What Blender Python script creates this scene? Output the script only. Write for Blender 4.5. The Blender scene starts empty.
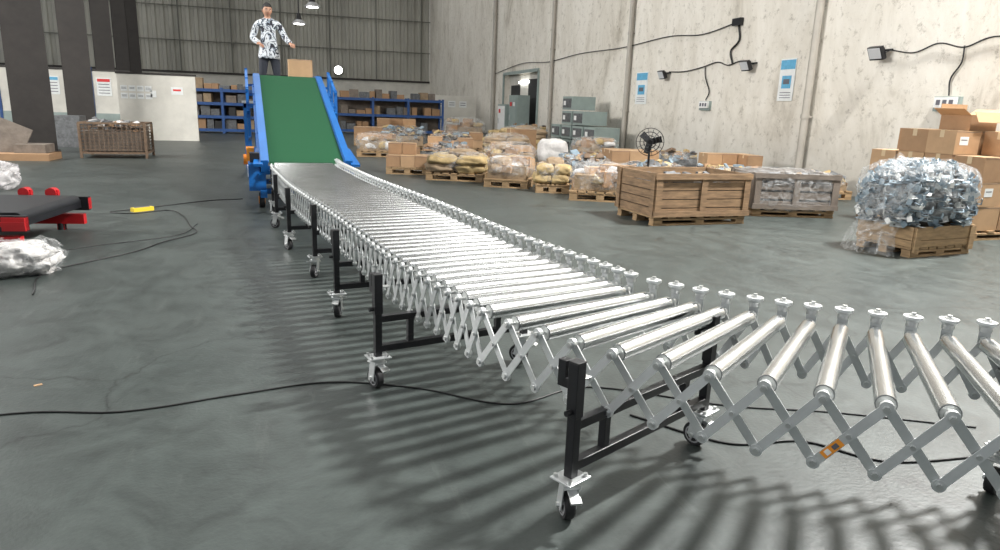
import bpy, bmesh, math, random
from mathutils import Matrix, Vector, noise
random.seed(7)
SC=bpy.context.scene
col=SC.collection

# ------------------------------------------------------------------ materials
def newmat(name):
    m=bpy.data.materials.new(name); m.use_nodes=True
    nt=m.node_tree; b=nt.nodes['Principled BSDF']; return m,nt,b
def mat(name,c,rough=.6,metal=0,var=0.0,scale=6,bump=0.0,bscale=40,spec=None,emit=None,estr=0,alpha=None,stretch=None,c2=None,rvar=0):
    m,nt,b=newmat(name)
    b.inputs['Base Color'].default_value=(*c,1); b.inputs['Roughness'].default_value=rough; b.inputs['Metallic'].default_value=metal
    if spec is not None: b.inputs['Specular IOR Level'].default_value=spec
    tc=nt.nodes.new('ShaderNodeTexCoord'); mp=nt.nodes.new('ShaderNodeMapping'); nt.links.new(tc.outputs['Object'],mp.inputs['Vector'])
    if stretch: mp.inputs['Scale'].default_value=stretch
    if var>0:
        n=nt.nodes.new('ShaderNodeTexNoise'); n.inputs['Scale'].default_value=scale; n.inputs['Detail'].default_value=5; n.inputs['Roughness'].default_value=.65
        nt.links.new(mp.outputs[0],n.inputs['Vector'])
        r=nt.nodes.new('ShaderNodeValToRGB'); r.color_ramp.elements[0].position=.3; r.color_ramp.elements[1].position=.7
        lo=c2 if c2 else tuple(x*(1-var) for x in c)
        r.color_ramp.elements[0].color=(*lo,1); r.color_ramp.elements[1].color=(*[min(1,x*(1+var*.4)) for x in c],1)
        nt.links.new(n.outputs['Fac'],r.inputs['Fac']); nt.links.new(r.outputs['Color'],b.inputs['Base Color'])
        if rvar:
            mr=nt.nodes.new('ShaderNodeMapRange'); mr.inputs['To Min'].default_value=rough-rvar; mr.inputs['To Max'].default_value=rough+rvar
            nt.links.new(n.outputs['Fac'],mr.inputs['Value']); nt.links.new(mr.outputs[0],b.inputs['Roughness'])
    if bump>0:
        n2=nt.nodes.new('ShaderNodeTexNoise'); n2.inputs['Scale'].default_value=bscale; n2.inputs['Detail'].default_value=4
        nt.links.new(mp.outputs[0],n2.inputs['Vector'])
        bp=nt.nodes.new('ShaderNodeBump'); bp.inputs['Strength'].default_value=bump; bp.inputs['Distance'].default_value=.02
        nt.links.new(n2.outputs['Fac'],bp.inputs['Height']); nt.links.new(bp.outputs[0],b.inputs['Normal'])
    if emit: b.inputs['Emission Color'].default_value=(*emit,1); b.inputs['Emission Strength'].default_value=estr
    if alpha is not None: b.inputs['Alpha'].default_value=alpha
    return m
M={}
M['zinc']=mat('galvanised_steel',(.68,.69,.68),.34,.9,.12,8)
M['roller']=mat('polished_roller_steel',(.70,.71,.71),.22,1,.10,5,rvar=.06)
M['zincw']=mat('zinc_bar',(.70,.72,.72),.36,.6,.10,10)
M['rcap']=mat('roller_end_steel',(.30,.31,.31),.45,.7)
M['black']=mat('black_powder_coat',(.008,.008,.010),.4,0,.2,20)
M['rubber']=mat('black_rubber',(.013,.013,.014),.6)
M['hub']=mat('grey_nylon_hub',(.35,.35,.36),.45)
M['orange']=mat('orange_label',(.9,.33,.03),.5)
M['yellow']=mat('yellow_plastic',(.75,.55,.03),.5)
M['white']=mat('white_paint',(.8,.8,.78),.5)
M['paper']=mat('paper_notice',(.75,.77,.76),.7,0,.12,9)
M['pblue']=mat('poster_blue',(.12,.40,.62),.6,0,.2,12)
M['ink']=mat('printed_ink',(.12,.12,.14),.7)
M['redink']=mat('red_print',(.6,.03,.03),.6)
M['blue']=mat('blue_painted_steel',(.006,.115,.38),.4,0,.15,3)
M['shelfblue']=mat('blue_rack_paint',(.02,.075,.24),.5,0,.2,3)
M['beltblack']=mat('black_rubber_belt',(.012,.013,.015),.5,0,.2,8)
M['red']=mat('red_painted_steel',(.46,.012,.015),.4,0,.15,6)
M['wood']=mat('pallet_wood',(.38,.25,.13),.75,0,.4,7,.25,60,stretch=(1,1,5))
M['crate']=mat('crate_plywood',(.27,.17,.092),.7,0,.5,5,.2,50,stretch=(1,1,6))
M['greywood']=mat('weathered_wood',(.20,.165,.135),.8,0,.35,6,.2,50)
M['card']=mat('cardboard',(.34,.205,.11),.8,0,.15,5)
M['card2']=mat('cardboard_pale',(.44,.28,.155),.8,0,.15,5)
M['tape']=mat('packing_tape',(.55,.42,.26),.3)
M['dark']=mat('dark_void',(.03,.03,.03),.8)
M['sack']=mat('woven_sack_tan',(.44,.32,.15),.75,0,.35,6,.5,30)
M['sackb']=mat('brown_wrap_paper',(.32,.23,.14),.7,0,.35,5,.5,25)
M['sackw']=mat('woven_sack_white',(.62,.60,.58),.6,0,.3,6,.5,25)
M['steelpart']=mat('steel_bracket_parts',(.27,.35,.41),.42,.3,.3,20)
M['greypart']=mat('grey_castings',(.14,.145,.15),.6,.2,.5,15)
M['rust']=mat('rusty_wire',(.22,.15,.10),.7,.4,.4,20)
M['colsteel']=mat('dark_column_paint',(.032,.027,.024),.6,0,.35,3)
M['pipe']=mat('downpipe_paint',(.42,.39,.34),.5,0,.2,2)
M['cable']=mat('black_cable',(.01,.01,.01),.5)
M['machine']=mat('machine_grey_green',(.28,.34,.32),.5,0,.15,3)
M['lamp']=mat('lamp_glow',(1,1,1),.5,emit=(1,1,.97),estr=9)
M['glass']=mat('floodlight_glass',(.62,.64,.66),.2)
M['skin']=mat('skin',(.46,.25,.165),.55,0,.1,10)
M['hair']=mat('black_hair',(.008,.007,.007),.55,0,.3,40,.3,80)
M['trouser']=mat('charcoal_trousers',(.022,.026,.038),.8,0,.3,10)
M['eye']=mat('eye_white',(.7,.7,.68),.3)
M['lip']=mat('lips',(.36,.13,.11),.5)

def plastic_mat(name,c,a,sc=9,bump=.9):
    m,nt,b=newmat(name)
    b.inputs['Base Color'].default_value=(*c,1); b.inputs['Roughness'].default_value=.25
    tc=nt.nodes.new('ShaderNodeTexCoord'); n=nt.nodes.new('ShaderNodeTexNoise'); n.inputs['Scale'].default_value=sc; n.inputs['Detail'].default_value=6; n.inputs['Distortion'].default_value=1.5
    nt.links.new(tc.outputs['Object'],n.inputs['Vector'])
    mr=nt.nodes.new('ShaderNodeMapRange'); mr.inputs['From Min'].default_value=.40; mr.inputs['From Max'].default_value=.70; mr.inputs['To Min'].default_value=a*.3; mr.inputs['To Max'].default_value=min(1,a*2.6)
    nt.links.new(n.outputs['Fac'],mr.inputs['Value']); nt.links.new(mr.outputs[0],b.inputs['Alpha'])
    bp=nt.nodes.new('ShaderNodeBump'); bp.inputs['Strength'].default_value=bump; bp.inputs['Distance'].default_value=.03
    nt.links.new(n.outputs['Fac'],bp.inputs['Height']); nt.links.new(bp.outputs[0],b.inputs['Normal'])
    return m
M['plastic']=plastic_mat('clear_stretch_film',(.72,.73,.73),.15,11)
M['plasticw']=plastic_mat('white_plastic_film',(.80,.77,.77),.9,6,.5)

def camo():
    m,nt,b=newmat('black_white_print_fabric'); b.inputs['Roughness'].default_value=.8
    tc=nt.nodes.new('ShaderNodeTexCoord'); n=nt.nodes.new('ShaderNodeTexNoise'); n.inputs['Scale'].default_value=7; n.inputs['Detail'].default_value=2; n.inputs['Distortion'].default_value=1.8
    nt.links.new(tc.outputs['Object'],n.inputs['Vector'])
    r=nt.nodes.new('ShaderNodeValToRGB'); r.color_ramp.interpolation='CONSTANT'
    e=r.color_ramp.elements; e[0].position=0; e[0].color=(.02,.02,.03,1); e[1].position=.43; e[1].color=(.22,.26,.31,1)
    x=e.new(.48); x.color=(.60,.63,.66,1); y=e.new(.60); y.color=(.10,.11,.14,1); z=e.new(.67); z.color=(.62,.64,.66,1)
    nt.links.new(n.outputs['Fac'],r.inputs['Fac']); nt.links.new(r.outputs['Color'],b.inputs['Base Color']); return m
M['camo']=camo()

def belt_green():
    m,nt,b=newmat('green_pvc_belt'); b.inputs['Roughness'].default_value=.75; b.inputs['Specular IOR Level'].default_value=.25
    tc=nt.nodes.new('ShaderNodeTexCoord'); w=nt.nodes.new('ShaderNodeTexWave'); w.bands_direction='Y'; w.inputs['Scale'].default_value=14; w.inputs['Distortion'].default_value=.3
    nt.links.new(tc.outputs['Object'],w.inputs['Vector'])
    r=nt.nodes.new('ShaderNodeValToRGB'); r.color_ramp.elements[0].color=(.005,.048,.019,1); r.color_ramp.elements[1].color=(.010,.082,.032,1)
    nt.links.new(w.outputs['Fac'],r.inputs['Fac']); nt.links.new(r.outputs['Color'],b.inputs['Base Color']); return m
M['green']=belt_green()

def floor_mat():
    m,nt,b=newmat('epoxy_floor_green_grey')
    N=nt.nodes.new; Lk=nt.links.new
    tc=N('ShaderNodeTexCoord')
    n1=N('ShaderNodeTexNoise'); n1.inputs['Scale'].default_value=.35; n1.inputs['Detail'].default_value=6; n1.inputs['Roughness'].default_value=.6
    n2=N('ShaderNodeTexNoise'); n2.inputs['Scale'].default_value=3.5; n2.inputs['Detail'].default_value=10; n2.inputs['Roughness'].default_value=.8; n2.inputs['Distortion'].default_value=.8
    n3=N('ShaderNodeTexNoise'); n3.inputs['Scale'].default_value=60; n3.inputs['Detail'].default_value=3
    for n in (n1,n2,n3): Lk(tc.outputs['Object'],n.inputs['Vector'])
    r1=N('ShaderNodeValToRGB'); r1.color_ramp.elements[0].position=.35; r1.color_ramp.elements[1].position=.68
    r1.color_ramp.elements[0].color=(.034,.043,.040,1); r1.color_ramp.elements[1].color=(.062,.073,.068,1); Lk(n1.outputs['Fac'],r1.inputs['Fac'])
    r2=N('ShaderNodeValToRGB'); r2.color_ramp.elements[0].position=.3; r2.color_ramp.elements[1].position=.72
    r2.color_ramp.elements[0].color=(.50,.50,.50,1); r2.color_ramp.elements[1].color=(1.42,1.42,1.42,1); Lk(n2.outputs['Fac'],r2.inputs['Fac'])
    mx=N('ShaderNodeMix'); mx.data_type='RGBA'; mx.blend_type='MULTIPLY'; mx.inputs[0].default_value=1; Lk(r1.outputs[0],mx.inputs[6]); Lk(r2.outputs[0],mx.inputs[7])
    v=N('ShaderNodeTexVoronoi'); v.feature='DISTANCE_TO_EDGE'; v.inputs['Scale'].default_value=.45
    nd=N('ShaderNodeTexNoise'); nd.inputs['Scale'].default_value=1.5; nd.inputs['Detail'].default_value=5; Lk(tc.outputs['Object'],nd.inputs['Vector'])
    ad=N('ShaderNodeMix'); ad.data_type='RGBA'; ad.blend_type='ADD'; ad.inputs[0].default_value=.9; Lk(tc.outputs['Object'],ad.inputs[6]); Lk(nd.outputs['Color'],ad.inputs[7]); Lk(ad.outputs[2],v.inputs['Vector'])
    rc=N('ShaderNodeValToRGB'); rc.color_ramp.elements[0].position=.0; rc.color_ramp.elements[1].position=.005
    rc.color_ramp.elements[0].color=(.45,.45,.45,1); rc.color_ramp.elements[1].color=(1,1,1,1); Lk(v.outputs['Distance'],rc.inputs['Fac'])
    mx2=N('ShaderNodeMix'); mx2.data_type='RGBA'; mx2.blend_type='MULTIPLY'; mx2.inputs[0].default_value=1; Lk(mx.outputs[2],mx2.inputs[6]); Lk(rc.outputs[0],mx2.inputs[7])
    mp=N('ShaderNodeMapping'); mp.inputs['Scale'].default_value=(2.2,.35,1); mp.inputs['Rotation'].default_value=(0,0,.5); Lk(tc.outputs['Object'],mp.inputs['Vector'])
    n4=N('ShaderNodeTexNoise'); n4.inputs['Scale'].default_value=3; n4.inputs['Detail'].default_value=8; n4.inputs['Roughness'].default_value=.75; Lk(mp.outputs[0],n4.inputs['Vector'])
    r4=N('ShaderNodeValToRGB'); r4.color_ramp.elements[0].position=.58; r4.color_ramp.elements[1].position=.80; r4.color_ramp.elements[0].color=(0,0,0,1); r4.color_ramp.elements[1].color=(.45,.45,.45,1); Lk(n4.outputs['Fac'],r4.inputs['Fac'])
    mx3=N('ShaderNodeMix'); mx3.data_type='RGBA'; Lk(r4.outputs[0],mx3.inputs[0]); Lk(mx2.outputs[2],mx3.inputs[6]); mx3.inputs[7].default_value=(.15,.16,.15,1)
    Lk(mx3.outputs[2],b.inputs['Base Color'])
    mr=N('ShaderNodeMapRange'); mr.inputs['To Min'].default_value=.28; mr.inputs['To Max'].default_value=.58; Lk(n2.outputs['Fac'],mr.inputs['Value']); Lk(mr.outputs[0],b.inputs['Roughness'])
    bp=N('ShaderNodeBump'); bp.inputs['Strength'].default_value=.12; bp.inputs['Distance'].default_value=.01; Lk(n3.outputs['Fac'],bp.inputs['Height']); Lk(bp.outputs[0],b.inputs['Normal'])
    return m
def plaster_mat():
    m,nt,b=newmat('stained_plaster'); N=nt.nodes.new; Lk=nt.links.new
    b.inputs['Roughness'].default_value=.85
    tc=N('ShaderNodeTexCoord')
    mp=N('ShaderNodeMapping'); mp.inputs['Scale'].default_value=(1,1,.5); Lk(tc.outputs['Object'],mp.inputs['Vector'])
    n1=N('ShaderNodeTexNoise'); n1.inputs['Scale'].default_value=.9; n1.inputs['Detail'].default_value=9; n1.inputs['Roughness'].default_value=.72; n1.inputs['Distortion'].default_value=.6; Lk(mp.outputs[0],n1.inputs['Vector'])
    r=N('ShaderNodeValToRGB'); e=r.color_ramp.elements; e[0].position=.32; e[0].color=(.44,.40,.335,1); e[1].position=.60; e[1].color=(.76,.725,.655,1)
    x=e.new(.44); x.color=(.66,.62,.545,1); Lk(n1.outputs['Fac'],r.inputs['Fac'])
    n2=N('ShaderNodeTexNoise'); n2.inputs['Scale'].default_value=5; n2.inputs['Detail'].default_value=8; n2.inputs['Roughness'].default_value=.8; Lk(tc.outputs['Object'],n2.inputs['Vector'])
    r2=N('ShaderNodeValToRGB'); r2.color_ramp.elements[0].position=.33; r2.color_ramp.elements[0].color=(.52,.50,.47,1); r2.color_ramp.elements[1].position=.46; r2.color_ramp.elements[1].color=(1,1,1,1); Lk(n2.outputs['Fac'],r2.inputs['Fac'])
    mx=N('ShaderNodeMix'); mx.data_type='RGBA'; mx.blend_type='MULTIPLY'; mx.inputs[0].default_value=1; Lk(r.outputs[0],mx.inputs[6]); Lk(r2.outputs[0],mx.inputs[7])
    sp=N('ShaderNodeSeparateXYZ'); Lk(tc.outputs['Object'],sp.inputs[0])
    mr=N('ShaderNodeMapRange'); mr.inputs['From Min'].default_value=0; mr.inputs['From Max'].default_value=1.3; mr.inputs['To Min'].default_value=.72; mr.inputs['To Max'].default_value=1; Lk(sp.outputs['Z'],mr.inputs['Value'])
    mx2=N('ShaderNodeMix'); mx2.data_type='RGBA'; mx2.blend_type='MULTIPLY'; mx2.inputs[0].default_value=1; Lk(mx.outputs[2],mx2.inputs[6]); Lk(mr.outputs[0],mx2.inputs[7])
    Lk(mx2.outputs[2],b.inputs['Base Color'])
    bp=N('ShaderNodeBump'); bp.inputs['Strength'].default_value=.3; bp.inputs['Distance'].default_value=.02; Lk(n2.outputs['Fac'],bp.inputs['Height']); Lk(bp.outputs[0],b.inputs['Normal'])
    return m
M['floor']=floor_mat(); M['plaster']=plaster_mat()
M['clad']=mat('corrugated_cladding',(.43,.42,.37),.6,.1,.3,.5,stretch=(1,1,.3))
M['cladline']=mat('cladding_seam',(.16,.16,.14),.7)
M['ceil']=mat('ceiling_sheet',(.35,.35,.34),.8,0,.2,.5)
M['glow']=mat('glowing_panel',(1,1,1),.5,emit=(1,.995,.975),estr=2.9)  # emissive sheet for the window panes and the added ceiling fill strips
M['lowwall']=mat('low_wall_paint',(.66,.64,.58),.8,0,.2,1.2)

# ------------------------------------------------------------------ mesh builder
class MB:
    def __init__(s): s.v=[]; s.f=[]; s.m=[]; s.sm=[]; s.mats=[]
    def mi(s,k):
        if k not in s.mats: s.mats.append(k)
        return s.mats.index(k)
    def add(s,vs,fs,k,smooth=False):
        o=len(s.v); s.v+= [tuple(v) for v in vs]; i=s.mi(k)
        for f in fs: s.f.append(tuple(o+a for a in f)); s.m.append(i); s.sm.append(smooth)
    def box(s,c,d,k,rot=0,mtx=None):
        x,y,z=d[0]/2,d[1]/2,d[2]/2
        vs=[Vector((a*x,b*y,e*z)) for a in(-1,1) for b in(-1,1) for e in(-1,1)]
        R=mtx if mtx is not None else Matrix.Rotation(rot,3,'Z')
        C=Vector(c); vs=[R@v+C for v in vs]
        s.add(vs,[(0,1,3,2),(4,6,7,5),(0,4,5,1),(2,3,7,6),(0,2,6,4),(1,5,7,3)],k)
    def bar(s,p,q,w,t,k,side=None):
        p=Vector(p);q=Vector(q);d=(q-p); L=d.length; d.normalize()
        n=Vector(side) if side is not None else (Vector((0,0,1)) if abs(d.z)<.95 else Vector((0,1,0)))
        n=(n-d*n.dot(d)).normalized(); u=n.cross(d)
        R=Matrix((d,u,n)).transposed()
        s.box((p+q)/2,(L,w,t),k,mtx=R)
    def cyl(s,p,q,r,k,n=12,r2=None,caps=True,capk=None):
        p=Vector(p);q=Vector(q);d=(q-p).normalized(); a=Vector((0,0,1)) if abs(d.z)<.9 else Vector((1,0,0))
        u=d.cross(a).normalized(); w=d.cross(u); r2=r if r2 is None else r2
        vs=[];
        for i in range(n):
            t=2*math.pi*i/n; e=u*math.cos(t)+w*math.sin(t); vs.append(p+e*r); vs.append(q+e*r2)
        s.add(vs,[(2*i,2*((i+1)%n),2*((i+1)%n)+1,2*i+1) for i in range(n)],k,True)
        if caps:
            s.add(vs[0::2],[tuple(range(n-1,-1,-1))],capk or k); s.add(vs[1::2],[tuple(range(n))],capk or k)
    def tube(s,pts,rad,k,n=8,close=False):
        pts=[Vector(p) for p in pts]; N=len(pts)
        if not hasattr(rad,'__len__'): rad=[rad]*N
        vs=[];prev=None
        for i,p in enumerate(pts):
            d=(pts[(i+1)%N] if (close or i<N-1) else p)-(pts[i-1] if (close or i>0) else p)
            d.normalize()
            if prev is None:
                a=Vector((0,0,1)) if abs(d.z)<.9 else Vector((1,0,0)); u=d.cross(a).normalized()
            else: u=(prev-d*prev.dot(d)).normalized()
            prev=u; w=d.cross(u)
            for j in range(n):
                t=2*math.pi*j/n; vs.append(p+(u*math.cos(t)+w*math.sin(t))*rad[i])
        fs=[]
        for i in range(N if close else N-1):
            for j in range(n):
                a=i*n+j;b=i*n+(j+1)%n;c=((i+1)%N)*n+(j+1)%n;dd=((i+1)%N)*n+j; fs.append((a,b,c,dd))
        s.add(vs,fs,k,True)
        if not close:
            s.add(vs[:n],[tuple(range(n-1,-1,-1))],k); s.add(vs[-n:],[tuple(range(n))],k)
    def ell(s,c,r,k,n=12):
        c=Vector(c); vs=[]
        for j in range(n+1):
            ph=math.pi*j/n
            for i in range(n): th=2*math.pi*i/n; vs.append(c+Vector((r[0]*math.sin(ph)*math.cos(th),r[1]*math.sin(ph)*math.sin(th),r[2]*math.cos(ph))))
        s.add(vs,[(j*n+i,(j+1)*n+i,(j+1)*n+(i+1)%n,j*n+(i+1)%n) for j in range(n) for i in range(n)],k,True)
    def sheet(s,f,nu,nv,k):
        vs=[f(i/nu,j/nv) for i in range(nu+1) for j in range(nv+1)]
        s.add(vs,[(i*(nv+1)+j,(i+1)*(nv+1)+j,(i+1)*(nv+1)+j+1,i*(nv+1)+j+1) for i in range(nu) for j in range(nv)],k,True)
    def blob(s,c,size,k,seed=0,amp=.1,fr=2.0,e=4,n=8,rot=0,flatbot=True,bulge=0,open_bottom=False,wr=.45,wf=3.1):
        C=Vector(c); R=Matrix.Rotation(rot,3,'Z'); vs=[];fs=[];idx={}
        def vert(p):
            key=(round(p[0],4),round(p[1],4),round(p[2],4))
            if key in idx: return idx[key]
            q=Vector(p); l=(abs(q.x)**e+abs(q.y)**e+abs(q.z)**e)**(1/e); q=q/l
            nn=noise.noise_vector(q*fr+Vector((seed*3.1,seed*1.7,seed)))
            nn2=noise.noise_vector(q*fr*wf+Vector((seed,seed*2.7,seed*5)))
            q2=q+nn*amp+nn2*amp*wr
            if flatbot: q2.z=max(q2.z,-1)
            if flatbot and q.z<-.9: q2.z=-1
            w=Vector((q2.x*size[0]/2,q2.y*size[1]/2,q2.z*size[2]/2))
            idx[key]=len(vs); vs.append(R@w+C); return idx[key]
        for ax in range(3):
            for sg in(-1,1):
                if open_bottom and ax==2 and sg==-1: continue
                for i in range(n):
                    for j in range(n):
                        q=[]
                        for (a,b) in((i,j),(i+1,j),(i+1,j+1),(i,j+1)):
                            p=[0,0,0]; p[ax]=sg; p[(ax+1)%3]=-1+2*a/n; p[(ax+2)%3]=-1+2*b/n; q.append(vert(p))
                        fs.append(tuple(q) if sg>0 else tuple(reversed(q)))
        s.add(vs,fs,k,True)
    def obj(s,name,loc=(0,0,0),rz=0,parent=None,bevel=0):
        me=bpy.data.meshes.new(name); me.from_pydata(s.v,[],s.f); me.update()
        for k in s.mats: me.materials.append(M[k])
        me.polygons.foreach_set('material_index',s.m); me.polygons.foreach_set('use_smooth',s.sm)
        o=bpy.data.objects.new(name,me); col.objects.link(o); o.location=loc; o.rotation_euler=(0,0,rz)
        if parent: o.parent=parent
        if bevel:
            b=o.modifiers.new('bevel','BEVEL'); b.width=bevel; b.segments=2; b.limit_method='ANGLE'
        return o
def empty(name,loc=(0,0,0)):
    e=bpy.data.objects.new(name,None); col.objects.link(e); e.location=loc; return e
def spline(pts,per=8):
    P=[Vector(p) for p in pts]; P=[P[0]*2-P[1]]+P+[P[-1]*2-P[-2]]; out=[]
    for i in range(1,len(P)-2):
        for j in range(per):
            t=j/per; a,b,c,d=P[i-1:i+3]
            out.append(.5*((2*b)+(c-a)*t+(2*a-5*b+4*c-d)*t*t+(3*b-a-3*c+d)*t**3))
    out.append(P[-2]); return out

# ------------------------------------------------------------------ room shell
WX=8.6; FY=48; CH=10; LX=-20; BY=-6
b=MB(); b.box(((LX+WX)/2,(FY+BY)/2,-.1),(WX-LX+.6,FY-BY+.6,.2),'floor'); b.obj('floor')
b=MB()
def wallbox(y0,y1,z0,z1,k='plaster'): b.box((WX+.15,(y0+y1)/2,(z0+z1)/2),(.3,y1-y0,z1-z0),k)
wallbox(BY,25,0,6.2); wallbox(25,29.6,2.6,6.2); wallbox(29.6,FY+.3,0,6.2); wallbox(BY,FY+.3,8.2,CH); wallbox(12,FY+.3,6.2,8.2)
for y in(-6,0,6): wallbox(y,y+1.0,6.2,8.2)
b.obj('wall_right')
b=MB()
for i,y in enumerate((-6,0,6)):
    b.box((WX+.2,y+3.5,7.2),(.04,5,2),'glow')
    for k in range(1,4): b.box((WX+.14,y+1+k*1.25,7.2),(.06,.06,2),'colsteel')
    b.box((WX+.14,y+3.5,7.2),(.06,5,.06),'colsteel')
b.obj('window_1')
b=MB(); b.box(((LX+WX)/2,FY+.15,1.35),(WX-LX,.3,2.7),'lowwall'); 
b.box(((LX+WX)/2,FY-.04,2.72),(WX-LX,.1,.12),'colsteel')
x=LX; pr=[]; vs=[]
while x<WX-.01:
    for dx,dy in((0,0),(.18,0),(.24,.09),(.42,.09),(.48,0)):
        if x+dx<=WX: pr.append((x+dx,FY-.02+dy))
    x+=.48
for (px,py) in pr: vs.append((px,py,2.75)); vs.append((px,py,CH))
b.add(vs,[(2*i,2*i+2,2*i+3,2*i+1) for i in range(len(pr)-1)],'clad')
for xx in range(-19,9,3): b.box((xx,FY-.06,6.4),(.07,.04,7.2),'cladline')
for zz in (4.6,6.6,8.6): b.box(((LX+WX)/2,FY-.08,zz),(WX-LX,.06,.06),'cladline')
b.obj('wall_far')
b=MB(); b.box(((LX+WX)/2,(FY+BY)/2,CH+.1),(WX-LX+.6,FY-BY+.6,.2),'ceil')
for y in range(0,48,6): b.box(((LX+WX)/2,y,CH-.25),(WX-LX,.18,.5),'colsteel')
ceil=b.obj('ceiling')
b=MB()
for xx in (-14,-8.9,-1,5.2): b.box((xx,21,CH-.03),(1.5,50,.04),'glow')  # unseen glowing strips, added for general fill and reflections on the rollers
b.obj('ceiling_fill_strips',parent=ceil)
for i,y in enumerate((10.3,17.4,23.4,31.0)):
    b=MB(); r=.065 if y<30 else .09; b.cyl((0,0,0.02),(0,0,CH-.1),r,'pipe',14)
    for z in (1.2,3.2,5.2,7.2): b.cyl((0,0,z),(0,0,z+.07),r+.012,'pipe',14); b.box((.05,0,z+.03),(.07,.16,.03),'pipe')
    b.obj('wall_downpipe',(WX-.1-(.02 if r>.07 else 0),y,0))
b=MB(); b.box((.27,0,1.3),(.04,4.6,2.6),'lowwall'); b.box((.24,-1.2,1.2),(.03,1.6,2.3),'dark'); b.box((.22,1.3,1.5),(.03,1.2,1.3),'dark')
for a,bb in(((-.02,-2.33,1.3),(.06,.12,2.66)),((-.02,2.33,1.3),(.06,.12,2.66)),((-.02,0,2.63),(.06,4.7,.12))): b.box(a,bb,'machine')
b.box((.2,.1,2.25),(.06,1.2,.08),'lamp')
b.obj('door_1',(WX,27.3,0))
for i,(y,h,k) in enumerate(((26.2,1.7,'machine'),(27.8,1.35,'machine'))):
    b=MB(); b.box((0,0,h/2),(.5,1.1,h),k); b.box((-.26,0,h*.52),(.02,.95,h*.86),'machine' if i==0 else 'white'); b.box((-.28,-.2,h*.8),(.02,.2,.15),'white'); b.box((-.28,.2,h*.8),(.02,.2,.15),'redink'); b.box((-.28,.35,h*.5),(.03,.04,.2),'zinc')
    b.obj('electrical_cabinet',(WX-.35,y,0))

for (x,y,wd) in((-5.20,16.2,.70),(-5.35,20,.60),(-6.35,27,.55),(-7.3,34,.5),(-8.2,41,.5)):
    b=MB(); b.box((0,-.2,4.85),(wd,.03,9.7),'colsteel'); b.box((0,.2,4.85),(wd,.03,9.7),'colsteel'); b.box((0,0,4.85),(.03,.4,9.7),'colsteel')
    b.box((0,0,.02),(wd+.1,.6,.04),'colsteel')
    for sx in(-.15,.15):
        for sy in(-.26,.26): b.cyl((sx,sy,.04),(sx,sy,.08),.02,'zinc',6)
    b.obj('steel_column',(x,y,0),rz=.3)

# ------------------------------------------------------------------ roller conveyor
conv=empty('expandable_roller_conveyor',(0,0,0))
ctrl=[(0.02,8.0,4),(.04,7.6,5),(.10,7.1,6.5),(.215,6.2,9),(.365,5.3,9.8),(.52,4.45,9.5),(.70,3.28,11),(.80,2.80,13.5),(.88,2.47,15.5),(.925,2.28,17.5)]
near=[(.965,2.18,20),(1.025,2.085,23),(1.09,1.99,26),(1.165,1.90,29.5),(1.25,1.815,33),(1.335,1.73,37),(1.425,1.65,41),(1.52,1.575,44.5),(1.62,1.50,48),(1.725,1.43,51),(1.84,1.37,54),(1.96,1.31,57),(2.08,1.26,60),(2.2,1.22,62),(2.33,1.18,64),(2.46,1.15,65)]
sp=spline(ctrl,60); S=[sp[0]]; acc=0
for i in range(1,len(sp)):
    acc+=(Vector(sp[i][:2])-Vector(sp[i-1][:2])).length
    if acc>=.088: S.append(sp[i]); acc=0
if (Vector(S[-1][:2])-Vector(near[0][:2])).length<.06: S.pop()
S=[tuple(s) for s in S]+near
ZR=.5; HW=.345; ZB=.318
def fr(st,off,z):
    a=math.radians(st[2]); return Vector((st[0]+math.cos(a)*off,st[1]+math.sin(a)*off,z))
b=MB()
for st in S:
    a=fr(st,-.315,ZR); c=fr(st,.315,ZR); nearby=st[1]<4
    b.cyl(a,c,.0265,'roller',28 if nearby else 14,capk='rcap')
    b.cyl(fr(st,-.3175,ZR),fr(st,-.3155,ZR),.0235,'zinc',12); b.cyl(fr(st,.3155,ZR),fr(st,.3175,ZR),.0235,'zinc',12)
    b.cyl(fr(st,-.362,ZR),fr(st,-.31,ZR),.006,'zinc',6); b.cyl(fr(st,.31,ZR),fr(st,.362,ZR),.006,'zinc',6)
b.obj('rollers',parent=conv)
b=MB()
for sgn in(-1,1):
    for i in range(len(S)-1):
        s0,s1=S[i],S[i+1]; side=fr(s0,1,0)-fr(s0,0,0)
        o1,o2=sgn*(HW-.004),sgn*(HW+.004)
        b.bar(fr(s0,o1,ZR+.004),fr(s1,o1,ZB),.026,.004,'zincw',side)
        b.bar(fr(s0,o2,ZB),fr(s1,o2,ZR+.004),.026,.004,'zincw',side)
        m=(fr(s0,sgn*HW,0)+fr(s1,sgn*HW,0))/2; m.z=(ZR+ZB)/2
        b.cyl(m-side*.011,m+side*.011,.007,'zinc',8)
    for st in S:
        b.cyl(fr(st,sgn*(HW-.012),ZB),fr(st,sgn*(HW+.013),ZB),.0085,'zinc',8)
        b.cyl(fr(st,sgn*(HW+.006),ZR),fr(st,sgn*(HW+.016),ZR),.010,'zinc',6)
        b.cyl(fr(st,sgn*(HW-.007),ZB),fr(st,sgn*(HW+.006),ZB),.017,'zincw',12)
        b.cyl(fr(st,sgn*(HW-.007),ZR+.004),fr(st,sgn*(HW+.006),ZR+.004),.017,'zincw',12)
b.obj('scissor_lattice',parent=conv)
b=MB()
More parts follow.
